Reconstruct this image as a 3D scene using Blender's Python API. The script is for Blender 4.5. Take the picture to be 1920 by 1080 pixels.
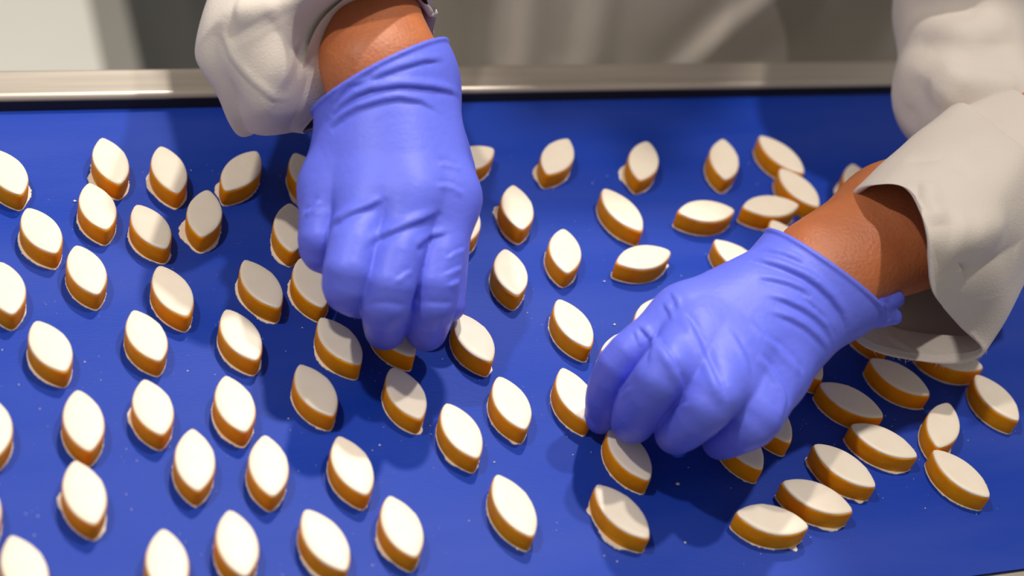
import bpy, bmesh, math, random
import numpy as np
from mathutils import Matrix, Vector

for o in list(bpy.data.objects):
    bpy.data.objects.remove(o)
SC = bpy.context.scene
COL = SC.collection

# ---------------------------------------------------------------- camera
cam_d = bpy.data.cameras.new('camera')
cam_d.sensor_width = 36.0
cam_d.lens = 60.217
cam_d.clip_start = 0.02
cam_d.dof.use_dof = True
cam_d.dof.focus_distance = 0.88
cam_d.dof.aperture_fstop = 4.2
cam = bpy.data.objects.new('camera', cam_d)
COL.objects.link(cam)
cam.matrix_world = Matrix(((0.934502, 0.056138, -0.351502, -0.325155), (-0.283975, 0.712982, -0.641104, -0.59305), (0.214625, 0.698931, 0.682226, 0.631089), (0.0, 0.0, 0.0, 1.0)))
SC.camera = cam

# ---------------------------------------------------------------- light and exposure
SC.view_settings.view_transform = 'Standard'
SC.view_settings.look = 'None'
SC.view_settings.gamma = 1.0
SC.view_settings.use_curve_mapping = False
SC.view_settings.exposure = -0.42
w = bpy.data.worlds.new('room_light'); SC.world = w
w.use_nodes = True
w.node_tree.nodes['Background'].inputs[0].default_value = (1.0, 0.94, 0.88, 1)
w.node_tree.nodes['Background'].inputs[1].default_value = 0.36

def ceiling_lamp(loc, power, size, target=(0.0, -0.02, 0.0), col=(1.0, 0.93, 0.86)):
    d = bpy.data.lights.new('ceiling_lamp', 'AREA')
    d.shape = 'DISK'; d.size = size; d.energy = power; d.color = col
    o = bpy.data.objects.new('ceiling_lamp', d); COL.objects.link(o)
    o.location = loc
    o.rotation_euler = (Vector(target)-Vector(loc)).to_track_quat('-Z', 'Y').to_euler()
    return o
ceiling_lamp((0.28, 1.02, 1.84), 40, 0.09)       # behind the worker
ceiling_lamp((-0.86, 0.05, 1.75), 19, 0.07)      # left of the table
ceiling_lamp((0.47, 0.18, 1.75), 20, 0.07)       # right of the table

# ---------------------------------------------------------------- materials
def srgb(r, g, b):
    f = lambda c: (c/255/12.92) if c/255 <= 0.04045 else ((c/255+0.055)/1.055)**2.4
    return (f(r), f(g), f(b), 1.0)

def material(name, c1, c2=None, rough=0.5, noise=8.0, detail=3.0, bump=0.0, bump_scale=60.0, stretch=(1, 1, 1),
             metal=0.0, spec=0.5, sss=0.0, sss_r=(1, 0.4, 0.2), sss_s=0.003, sheen=0.0, rough_var=0.0, coat=0.0):
    m = bpy.data.materials.new(name); m.use_nodes = True
    nt = m.node_tree; N = nt.nodes; Lk = nt.links
    b = N['Principled BSDF']
    b.inputs['Roughness'].default_value = rough
    b.inputs['Metallic'].default_value = metal
    b.inputs['Specular IOR Level'].default_value = spec
    b.inputs['Coat Weight'].default_value = coat
    b.inputs['Base Color'].default_value = c1
    if sss:
        b.inputs['Subsurface Weight'].default_value = sss
        b.inputs['Subsurface Radius'].default_value = sss_r
        b.inputs['Subsurface Scale'].default_value = sss_s
    if sheen:
        b.inputs['Sheen Weight'].default_value = sheen
    tc = N.new('ShaderNodeTexCoord'); mp = N.new('ShaderNodeMapping')
    mp.inputs['Scale'].default_value = stretch
    Lk.new(tc.outputs['Object'], mp.inputs['Vector'])
    if c2 is not None:
        n = N.new('ShaderNodeTexNoise'); n.inputs['Scale'].default_value = noise; n.inputs['Detail'].default_value = detail
        Lk.new(mp.outputs[0], n.inputs['Vector'])
        r = N.new('ShaderNodeValToRGB')
        r.color_ramp.elements[0].position = 0.34; r.color_ramp.elements[1].position = 0.68
        r.color_ramp.elements[0].color = c1; r.color_ramp.elements[1].color = c2
        Lk.new(n.outputs['Fac'], r.inputs['Fac']); Lk.new(r.outputs['Color'], b.inputs['Base Color'])
        if rough_var:
            mr = N.new('ShaderNodeMapRange')
            mr.inputs['To Min'].default_value = rough-rough_var; mr.inputs['To Max'].default_value = rough+rough_var
            Lk.new(n.outputs['Fac'], mr.inputs['Value']); Lk.new(mr.outputs[0], b.inputs['Roughness'])
    if bump:
        n2 = N.new('ShaderNodeTexNoise'); n2.inputs['Scale'].default_value = bump_scale; n2.inputs['Detail'].default_value = 4
        Lk.new(mp.outputs[0], n2.inputs['Vector'])
        bp = N.new('ShaderNodeBump'); bp.inputs['Strength'].default_value = 1.0; bp.inputs['Distance'].default_value = bump
        Lk.new(n2.outputs['Fac'], bp.inputs['Height']); Lk.new(bp.outputs[0], b.inputs['Normal'])
    return m

M_BELT = material('blue_belt', srgb(16, 57, 164), srgb(44, 70, 168), rough=0.5, noise=9, detail=5, stretch=(0.45, 2.2, 1), bump=0.00012, bump_scale=420, rough_var=0.08, spec=0.15)
M_STEEL = material('brushed_steel', srgb(186, 176, 162), srgb(204, 194, 180), rough=0.36, noise=30, stretch=(0.2, 6, 6), metal=0.6)
M_DARKSTEEL = material('grey_frame', srgb(96, 94, 92), rough=0.5, metal=0.5)
M_BLACK = material('black_rubber_and_reflection', srgb(26, 26, 28), rough=0.6)
M_ICING = material('royal_icing', srgb(238, 224, 202), srgb(242, 230, 210), rough=0.42, noise=60, sss=0.25, sss_r=(1, 0.8, 0.6), sss_s=0.0012, bump=0.00008, bump_scale=160, spec=0.4)
M_PASTE = material('almond_paste', srgb(244, 148, 6), srgb(250, 164, 14), rough=0.5, noise=140, sss=0.3, sss_r=(1, 0.5, 0.12), sss_s=0.0022, bump=0.00018, bump_scale=420, spec=0.08)
M_WAFER = material('rice_wafer', srgb(246, 238, 222), srgb(236, 224, 202), rough=0.8, noise=300)
M_FRUIT = material('fruit_fleck', srgb(120, 58, 14), rough=0.5)
M_SUGAR = material('sugar_crumb', srgb(236, 236, 236), rough=0.8)
M_GLOVE = material('nitrile', srgb(96, 108, 228), srgb(103, 115, 232), rough=0.46, noise=14, bump=0.00022, bump_scale=260, spec=0.32, sss=0.0)
M_SKIN = material('skin', srgb(188, 112, 66), srgb(172, 98, 57), rough=0.5, noise=42, detail=6, bump=0.0004, bump_scale=520, sss=0.25, sss_r=(1, 0.35, 0.18), sss_s=0.004)
M_CLOTH = material('white_cotton', srgb(206, 196, 185), srgb(212, 203, 192), rough=0.85, noise=10, bump=0.00022, bump_scale=900, sheen=0.15)
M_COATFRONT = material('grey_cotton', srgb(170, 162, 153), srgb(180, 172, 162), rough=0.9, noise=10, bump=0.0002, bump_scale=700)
M_TROUSER = material('dark_trousers', srgb(44, 44, 50), rough=0.9)
M_HAIR = material('dark_hair', srgb(36, 26, 20), rough=0.6)
M_FLOOR = material('pale_floor', srgb(232, 232, 222), srgb(238, 236, 226), rough=0.5, noise=4)
M_MAT = material('dark_mat', srgb(58, 58, 56), srgb(70, 70, 68), rough=0.7, noise=5, stretch=(3, 0.6, 1))
M_MATEDGE = material('mat_edge', srgb(150, 148, 140), rough=0.6)
M_WALL = material('wall_paint', srgb(226, 222, 212), rough=0.9)

# ---------------------------------------------------------------- distance-field modelling helpers
def norm3(v):
    return np.sqrt((v*v).sum(-1))

def cap(P, a, b, ra, rb):
    a = np.asarray(a, float); b = np.asarray(b, float); ba = b-a
    t = np.clip(((P-a)@ba)/max(ba@ba, 1e-12), 0, 1)
    return norm3(P-a-t[:, None]*ba)-(ra+(rb-ra)*t)

def smin(a, b, k):
    h = np.maximum(k-np.abs(a-b), 0)/k
    return np.minimum(a, b)-h*h*k*0.25

def smax(a, b, k):
    return -smin(-a, -b, k)

def chain(P, pts, k=0.004):
    d = None
    for p, q in zip(pts[:-1], pts[1:]):
        c = cap(P, p[:3], q[:3], p[3], q[3])
        d = c if d is None else smin(d, c, k)
    return d

def tube(P, pts, n=11):
    """Smoothly bent tapering tube through joints (x, y, z, radius)."""
    q = np.asarray(pts, float); m = len(q)
    e = np.concatenate([q[:1]*2-q[1:2], q, q[-1:]*2-q[-2:-1]])
    s = np.linspace(0, m-1, n); i = np.minimum(s.astype(int), m-2); t = (s-i)[:, None]
    p0, p1, p2, p3 = e[i], e[i+1], e[i+2], e[i+3]
    c = 0.5*((2*p1)+(-p0+p2)*t+(2*p0-5*p1+4*p2-p3)*t*t+(-p0+3*p1-3*p2+p3)*t**3)
    r = c[:, 3].max()
    lo = c[:, :3].min(0)-r; hi = c[:, :3].max(0)+r
    d = norm3(np.maximum(np.maximum(lo-P, P-hi), 0))+0.012      # far away: distance to the box is enough
    m = np.nonzero(d < 0.024)[0]
    if len(m):
        Q = P[m]; e = np.full(len(m), 1e9)
        for a, b in zip(c[:-1], c[1:]):
            e = np.minimum(e, cap(Q, a[:3], b[:3], a[3], b[3]))
        d[m] = e
    return d

def ellip(P, c, r):
    q = (P-np.asarray(c))/np.asarray(r)
    n = norm3(q)
    return (n-1)*min(r)

def rot_pts(P, c, rz):
    q = P-np.asarray(c); s, co = math.sin(-rz), math.cos(-rz)
    return np.stack([q[:, 0]*co-q[:, 1]*s, q[:, 0]*s+q[:, 1]*co, q[:, 2]], 1)

def creases(P, folds):
    """Sum of ridge / valley reliefs along polylines: (amplitude, width, points)."""
    o = np.zeros(len(P))
    for amp, w, pts in folds:
        pts = np.asarray(pts)
        lo = pts.min(0)-3*w; hi = pts.max(0)+3*w
        m = np.nonzero(((P > lo) & (P < hi)).all(1))[0]
        if not len(m):
            continue
        Q = P[m]; best = np.full(len(m), 1e9); par = np.zeros(len(m)); n = len(pts)-1
        for i in range(n):
            ba = pts[i+1]-pts[i]
            t = np.clip(((Q-pts[i])@ba)/max(ba@ba, 1e-12), 0, 1)
            d = norm3(Q-pts[i]-t[:, None]*ba)
            u = d < best
            best[u] = d[u]; par[u] = ((i+t)/n)[u]
        taper = np.clip(np.sin(np.pi*np.clip(par, 0.02, 0.98))*1.7, 0, 1)
        o[m] += amp*(np.exp(-(best/w)**2) if amp > 0 else np.exp(-best/w))*taper
    return o

def surface(fn, lo, hi, vox, newton=2):
    """Naive surface nets of the zero level of fn; only cells near the surface are evaluated."""
    lo = np.asarray(lo, float); hi = np.asarray(hi, float)
    B = 6
    nb = np.ceil((hi-lo)/(vox*B)).astype(int)
    n = nb*B+1
    bc = np.stack(np.meshgrid(*[np.arange(k) for k in nb], indexing='ij'), -1).reshape(-1, 3)
    dc = fn(lo+(bc+0.5)*vox*B)
    act = bc[np.abs(dc) < vox*B*1.35]
    D = np.full(n, 1.0)
    # fill sign far away from the surface
    full = np.ones(nb); full[tuple(bc.T)] = np.where(dc < 0, -1.0, 1.0)
    D[:-1, :-1, :-1] = np.repeat(np.repeat(np.repeat(full, B, 0), B, 1), B, 2)
    off = np.stack(np.meshgrid(*[np.arange(B+1)]*3, indexing='ij'), -1).reshape(-1, 3)
    for s in range(0, len(act), 4000):
        idx = (act[s:s+4000, None, :]*B+off[None]).reshape(-1, 3)
        flat = np.unique(np.ravel_multi_index(idx.T, n))
        ijk = np.stack(np.unravel_index(flat, n), 1)
        D[tuple(ijk.T)] = fn(lo+ijk*vox)
    S = D < 0
    c = np.zeros(n-1, int)
    for dx in (0, 1):
        for dy in (0, 1):
            for dz in (0, 1):
                c += S[dx:n[0]-1+dx, dy:n[1]-1+dy, dz:n[2]-1+dz]
    cells = np.argwhere((c > 0) & (c < 8))
    ids = np.full(n-1, -1); ids[tuple(cells.T)] = np.arange(len(cells))
    acc = np.zeros((len(cells), 3)); cnt = np.zeros(len(cells))
    cor = [(0, 0, 0), (1, 0, 0), (0, 1, 0), (1, 1, 0), (0, 0, 1), (1, 0, 1), (0, 1, 1), (1, 1, 1)]
    for i in range(8):
        for ax in range(3):
            if cor[i][ax]:
                continue
            a = np.array(cor[i]); b = a.copy(); b[ax] = 1
            da = D[tuple((cells+a).T)]; db = D[tuple((cells+b).T)]
            m = (da < 0) != (db < 0)
            t = np.where(m, da/np.where(m, da-db, 1), 0)
            p = a+t[:, None]*(b-a)
            acc[m] += p[m]; cnt[m] += 1
    V = lo+(cells+acc/cnt[:, None])*vox
    faces = []
    for ax in range(3):
        u, w = (ax+1) % 3, (ax+2) % 3
        sl0 = [slice(None)]*3; sl1 = [slice(None)]*3
        sl0[ax] = slice(0, -1); sl1[ax] = slice(1, None)
        A = S[tuple(sl0)]; Bq = S[tuple(sl1)]
        e = np.argwhere(A != Bq)
        e = e[(e[:, u] > 0) & (e[:, w] > 0) & (e[:, u] < n[u]-1) & (e[:, w] < n[w]-1)]
        flip = ~A[tuple(e.T)]
        q = []
        for du, dw in ((1, 1), (0, 1), (0, 0), (1, 0)):
            g = e.copy(); g[:, u] -= du; g[:, w] -= dw
            q.append(ids[tuple(g.T)])
        q = np.stack(q, 1)
        q[flip] = q[flip][:, ::-1]
        faces.append(q)
    F = np.concatenate(faces)
    F = F[(F >= 0).all(1)]
    eps = vox*0.5
    for it in range(newton):
        d = fn(V)
        g = np.stack([fn(V+np.eye(3)[k]*eps)-d for k in range(3)], 1)/eps
        st = d[:, None]*g/np.maximum((g*g).sum(1), 0.25)[:, None]
        l = norm3(st); st *= np.minimum(1, vox*0.7/np.maximum(l, 1e-9))[:, None]
        V = V-st
    return V, F

def mesh_from(name, V, F, mat, smooth=True):
    V = np.asarray(V, np.float32); F = np.asarray(F, np.int32)
    me = bpy.data.meshes.new(name)
    k = F.shape[1]
    me.vertices.add(len(V)); me.vertices.foreach_set('co', V.ravel())
    me.loops.add(F.size); me.loops.foreach_set('vertex_index', F.ravel())
    me.polygons.add(len(F)); me.polygons.foreach_set('loop_start', np.arange(0, F.size, k, dtype=np.int32))
    me.update(calc_edges=True); me.validate()
    if smooth:
        me.polygons.foreach_set('use_smooth', np.ones(len(me.polygons), bool))
    me.materials.append(mat)
    return me

def obj(name, me, parent=None):
    o = bpy.data.objects.new(name, me)
    COL.objects.link(o)
    if parent is not None:
        o.parent = parent
    return o

def tag(o, label, cat, group=None):
    o['label'] = label; o['category'] = cat
    if group:
        o['group'] = group
    return o

def hand_base(P, H):
    """Palm from the metacarpals, fingers, thumb."""
    palm = None
    for f in H['fingers'].values():
        c = cap(P, f[0][:3], f[1][:3], f[0][3], f[1][3])
        palm = c if palm is None else smin(palm, c, 0.022)
    th = tube(P, H['thumb'])
    palm = smin(palm, cap(P, H['thumb'][0][:3], H['thumb'][1][:3], H['thumb'][0][3], H['thumb'][1][3]), 0.02)
    for a, b in H['fill']:
        palm = smin(palm, cap(P, a[:3], b[:3], a[3], b[3]), 0.012)
    fg = None
    for f in H['fingers'].values():
        c = tube(P, f[1:])
        fg = c if fg is None else smin(fg, c, 0.0012)
    d = smin(palm, fg, 0.010)
    return smin(d, th, 0.003)

def wrist_base(P, H):
    w = None
    for s in H['wrist']:
        c = chain(P, s, 0.02)
        w = c if w is None else smin(w, c, 0.03)
    return w

def glove_fn(H, inflate=0.0014):
    pc = np.array(H['cuff_p']); pn = np.array(H['cuff_n'])
    def fn(P):
        w = wrist_base(P, H)-inflate-H.get('flare', 0.0)*np.exp(-(((P-pc)@pn)/0.012)**2)
        d = smin(hand_base(P, H), w, 0.022)
        pl = -((P-pc)@pn)                 # positive on the forearm side
        bead = np.sqrt(d*d+pl*pl)-0.0011
        d = d-creases(P, H['folds'])
        d = smax(d, pl, 0.001)
        d = smin(d, bead, 0.0015)
        if 'knot' in H:
            k = np.minimum(chain(P, H['knot'][0], 0.003), chain(P, H['knot'][1], 0.003))
            d = smin(d, k-creases(P, H['knot_folds']), 0.004)
        return d
    return fn

# ---------------------------------------------------------------- measured layout (metres; belt surface is z = 0)
SWEETS = [
    (-0.25379, 0.09315, -1.3126, 1.0, [(70, 25, 0.00144)], 'white-iced almond sweet cut by the left frame edge, nearest the steel rail'),
    (-0.20065, 0.09939, -1.4597, 1.0343, [(-85, 14, 0.00224), (40, 25, 0.0008)], 'white-iced almond sweet farthest left of the whole ones in the far row'),
    (-0.17104, 0.09121, -1.4883, 1.0426, [(-95, 22, 0.00176), (45, 25, 0.0008), (-40, 40, 0.00064)], 'white-iced almond sweet second from left in the far row under the rail'),
    (-0.13247, 0.08853, -2.214, 1.05, [(-60, 20, 0.002)], 'white-iced almond sweet tilted to the right beside the rolled left sleeve'),
    (-0.2417, 0.04866, -1.2713, 0.9749, [(-90, 70, 0.00088)], 'white-iced almond sweet below the topmost edge-cut one at the far left'),
    (-0.21184, 0.06471, -1.4426, 0.984, [(-70, 50, 0.00048)], 'white-iced almond sweet overlapping the front of the leftmost far-row sweet'),
    (-0.18696, 0.04814, -1.2786, 0.9618, [(-90, 45, 0.00072), (30, 15, 0.00064)], 'white-iced almond sweet tilted right in the second row, below the far-row second'),
    (-0.15793, 0.05635, -1.828, 1.0195, [(-75, 24, 0.00288), (40, 30, 0.00144), (-30, 30, 0.0008)], 'upright white-iced almond sweet with a wide wafer lip touching the right-tilted one'),
    (-0.26248, 0.00974, -1.4947, 1.0, [], 'white-iced almond sweet cut by the left edge, second down'),
    (-0.22293, 0.01924, -1.398, 0.9828, [], 'white-iced almond sweet beside the second edge-cut one, with dark shadow on its left'),
    (-0.18314, 0.00134, -1.3471, 1.0257, [], 'white-iced almond sweet with red fruit flecks, just behind the sweet it almost touches'),
    (-0.20025, -0.0276, -1.3564, 0.9681, [], 'white-iced almond sweet nearly touching the fleck-sided sweet behind its right shoulder'),
    (-0.24581, -0.03033, -1.2844, 0.9722, [(-70, 50, 0.00048)], 'white-iced almond sweet alone near the left edge, halfway down the picture'),
    (-0.15477, -0.03106, -1.3341, 0.9968, [(-60, 60, 0.0004), (40, 20, 0.00064)], 'white-iced almond sweet just below and left of the one with a torn wafer'),
    (-0.13801, 0.00275, -1.2624, 1.0114, [(-120, 40, 0.00096), (-30, 22, 0.0012)], 'white-iced almond sweet with torn wafer crumbs, left of the fingers of the left glove'),
    (-0.16565, -0.07497, -1.4851, 0.9812, [(-60, 60, 0.00048)], 'white-iced almond sweet straight below the one under the torn-wafer sweet'),
    (-0.20389, -0.07292, -1.4785, 0.955, [(-110, 20, 0.00112)], 'white-iced almond sweet just right of the back one of the touching pair'),
    (-0.23616, -0.07749, -1.5431, 1.0176, [], 'back sweet of the two touching end to end near the left edge'),
    (-0.27666, -0.07645, -1.557, 1.0, [], 'white-iced almond sweet cut by the left edge, third down'),
    (-0.24073, -0.11885, -1.4494, 1.0061, [(-110, 14, 0.00144), (30, 25, 0.0008)], 'front sweet of the two touching end to end near the left edge'),
    (-0.18983, -0.10617, -1.6588, 1.0022, [], 'upright white-iced almond sweet with a pointed shadow in front, lower left'),
    (-0.26996, -0.15593, -1.3597, 1.0, [], 'white-iced almond sweet filling the bottom left corner, cut by the frame'),
    (-0.21087, -0.16102, -1.6266, 1.0, [], 'upright white-iced almond sweet cut by the bottom edge, second from left'),
    (-0.17916, -0.15461, -1.5579, 1.0, [], 'white-iced almond sweet barely cut by the bottom edge, third from left'),
    (-0.28567, -0.12121, -1.5068, 1.0, [], 'almond sweet of which only a thin sliver shows at the left edge'),
    (-0.09669, 0.08359, -1.3658, 1.0, [(-60, 24, 0.00224)], "almond sweet half hidden behind the left glove's edge, nearest the left cuff"),
    (-0.11451, 0.04298, -1.7482, 1.0328, [(-45, 25, 0.0016)], 'upright almond sweet touching the little finger side of the left glove'),
    (-0.11214, 0.0017, -1.4712, 1.0, [(-110, 40, 0.00096)], 'almond sweet partly covered by the little and ring fingers of the left glove'),
    (-0.10658, -0.0398, -1.2111, 0.9747, [(-90, 25, 0.00112)], "almond sweet in the left glove's shadow, just in front of its ring finger"),
    (-0.07756, -0.03616, -1.2433, 1.0, [], 'almond sweet pinched under the middle and index fingertips of the left glove'),
    (-0.12534, -0.07042, -1.3065, 0.9648, [], 'white-iced almond sweet in front of the shaded one below the left glove'),
    (-0.08144, -0.07689, -1.4128, 0.9671, [(15, 12, 0.00112)], 'white-iced almond sweet directly in front of the one held by the left glove'),
    (-0.15702, -0.11351, -1.6665, 0.9913, [], 'upright white-iced almond sweet just right of the one with a pointed shadow'),
    (-0.11826, -0.118, -1.4252, 0.9973, [], 'tilted white-iced almond sweet with chipped icing edge, lower left of centre'),
    (-0.06008, -0.1032, -1.4038, 0.993, [(-60, 14, 0.00096)], "third almond sweet to the left of the right glove's thumb"),
    (-0.14005, -0.15814, -1.2816, 1.017, [(-60, 30, 0.00096)], 'tilted white-iced almond sweet cut by the bottom edge, fourth from left'),
    (-0.10344, -0.15547, -1.4669, 0.9783, [(-80, 20, 0.00112)], 'white-iced almond sweet standing free just above the bottom edge, left of centre'),
    (8e-05, 0.09272, -2.7094, 1.0, [], 'almond sweet peeking out right of the left glove near the steel rail'),
    (0.05378, 0.09199, -2.2195, 1.0249, [(-60, 22, 0.00192)], 'small far almond sweet tilted right, first one clear of the left glove'),
    (0.10662, 0.08592, -2.0475, 1.0356, [(-75, 22, 0.00272)], 'small far almond sweet with a wafer tab, second one clear of the left glove'),
    (0.01612, 0.05076, -1.7236, 1.003, [(-115, 18, 0.00224), (-30, 30, 0.0008)], "blurred almond sweet with a round wafer tab, right of the left glove's knuckles"),
    (-0.01729, 0.04418, -1.6943, 1.0, [], "almond sweet showing only a sliver right of the left glove's index finger"),
    (0.03315, 0.0149, -1.8319, 0.9751, [], 'upright almond sweet in the middle gap between the gloves, nearer the rail'),
    (-0.00295, 0.00107, -1.6832, 0.978, [], 'upright almond sweet between the gloves, left of and nearer than its upright neighbour'),
    (0.07826, 0.04511, -1.2866, 1.0416, [], 'left-tilted almond sweet touching no other, behind the sideways one between the gloves'),
    (0.07765, 0.00675, -2.9513, 0.9882, [(178, 12, 0.00144)], 'sideways almond sweet lying between the two gloves'),
    (0.02029, -0.03862, -1.4096, 0.9988, [], 'left-tilted almond sweet alone in front of the sideways one, between the gloves'),
    (-0.03645, -0.04374, -1.3563, 0.9761, [(30, 12, 0.0008)], "almond sweet just right of the left glove's index fingertip"),
    (-0.02966, -0.08863, -1.4822, 0.9734, [(-20, 10, 0.00112)], "second almond sweet to the left of the right glove's thumb"),
    (0.00526, -0.08679, -1.5034, 0.9984, [], "almond sweet touched on its right by the right glove's thumb"),
    (0.06582, -0.03893, -2.2352, 1.0, [], "almond sweet showing a curved sliver above the right glove's knuckles"),
    (0.04667, -0.05659, 0.1912, 1.0, [], "almond sweet showing a tiny corner left of the right glove's index knuckle"),
    (0.02089, -0.12656, -1.3522, 1.0, [], 'almond sweet held under the middle fingertip of the right glove'),
    (0.00474, -0.16077, -1.1506, 1.0212, [(-140, 10, 0.00144), (-70, 22, 0.00224)], "tilted almond sweet with a loose wafer flap inside the right glove's shadow"),
    (-0.04718, -0.15057, -1.4049, 1.0464, [], "white-iced almond sweet left of the right glove's shadow, near the bottom edge"),
    (0.15955, 0.08477, -1.9256, 1.05, [], 'upright almond sweet in the far row, third clear of the left glove'),
    (0.19968, 0.0874, -1.166, 1.05, [], 'long tilted almond sweet farthest back, top of the cluster behind the right wrist'),
    (0.19865, 0.05755, -1.2783, 1.0, [], 'almond sweet wedged between two others and the bare right forearm'),
    (0.17312, 0.04281, -3.1392, 1.013, [], 'right one of two sideways almond sweets behind the right wrist'),
    (0.13006, 0.04099, 3.1306, 0.9947, [], 'left one of two sideways almond sweets behind the right wrist'),
    (0.13535, 0.00165, -1.019, 1.0, [], "almond sweet half hidden by the top of the right glove's cuff"),
    (0.17228, 0.01341, -1.3587, 1.0, [], "almond sweet showing only its tip above the right glove's cuff"),
    (0.24035, 0.05904, -1.8294, 1.0, [(-90, 30, 0.0016)], 'far almond sweet half hidden behind the rolled right sleeve'),
    (0.19228, -0.05576, -1.3778, 1.0, [], "shaded almond sweet under the right sleeve's frayed edge, beside the glove"),
    (0.19331, -0.0936, -0.881, 1.0069, [], "shaded almond sweet in front of the right sleeve's frayed edge"),
    (0.23192, -0.08306, -0.5186, 1.0, [], "almond sweet partly under the right sleeve's frayed corner, touching another's tip"),
    (0.24464, -0.11374, -1.3232, 0.9664, [], 'almond sweet at the right frame edge with its tip against a covered one'),
    (0.15702, -0.10624, -0.7695, 1.015, [], 'shaded almond sweet beside the little finger side of the right glove'),
    (0.20246, -0.12855, -2.2226, 0.9831, [(40, 30, 0.00112)], 'small upright almond sweet at the right with its tip behind a long one'),
    (0.1629, -0.13489, -0.709, 1.0227, [(-50, 25, 0.00112)], 'almond sweet half shaded and half lit, behind the bottom right trio'),
    (0.1966, -0.16057, -1.1027, 1.0181, [], 'large tilted almond sweet farthest right in the bottom corner'),
    (0.1331, -0.14788, -0.944, 1.0208, [(-28, 9, 0.00176), (-160, 20, 0.0008)], 'rearmost almond sweet of the bottom right trio lying side by side'),
    (0.10959, -0.16486, -0.628, 1.0253, [(-45, 20, 0.00176)], 'middle almond sweet of the bottom right trio lying side by side'),
    (0.07976, -0.17535, -0.3586, 1.0057, [(-38, 7, 0.00272)], 'frontmost sideways almond sweet of the bottom right trio'),
    (0.08292, -0.12721, -1.3734, 1.0, [], "almond sweet poking out in front of the right glove's little fingertip"),
    (0.10609, -0.11212, -1.3987, 1.0, [], "almond sweet poking out behind the right glove's little fingertip"),
    (0.14206, -0.07301, -1.3762, 1.0, [], "almond sweet hidden almost wholly under the right glove's palm"),
]
CRUMBS = [[-0.22959, -0.03194, 0.0005], [-0.2236, -0.0442, 0.00035], [-0.18184, -0.04249, 0.0005], [-0.16918, -0.04619, 0.0003], [-0.11981, -0.01908, 0.0004], [-0.09837, -0.09881, 0.0005], [-0.10279, -0.10163, 0.00035], [-0.04437, -0.11578, 0.0005], [-0.00295, -0.11591, 0.0004], [-0.0072, -0.17714, 0.0005], [0.03589, -0.17513, 0.0006], [-0.00193, -0.18095, 0.0004], [0.08158, 0.07219, 0.0012], [-0.22108, 0.08103, 0.0008], [0.04936, -0.03167, 0.0008], [0.05465, 0.00065, 0.0007], [0.04526, -0.14033, 0.001], [-0.2614, -0.04343, 0.0004]]
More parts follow.
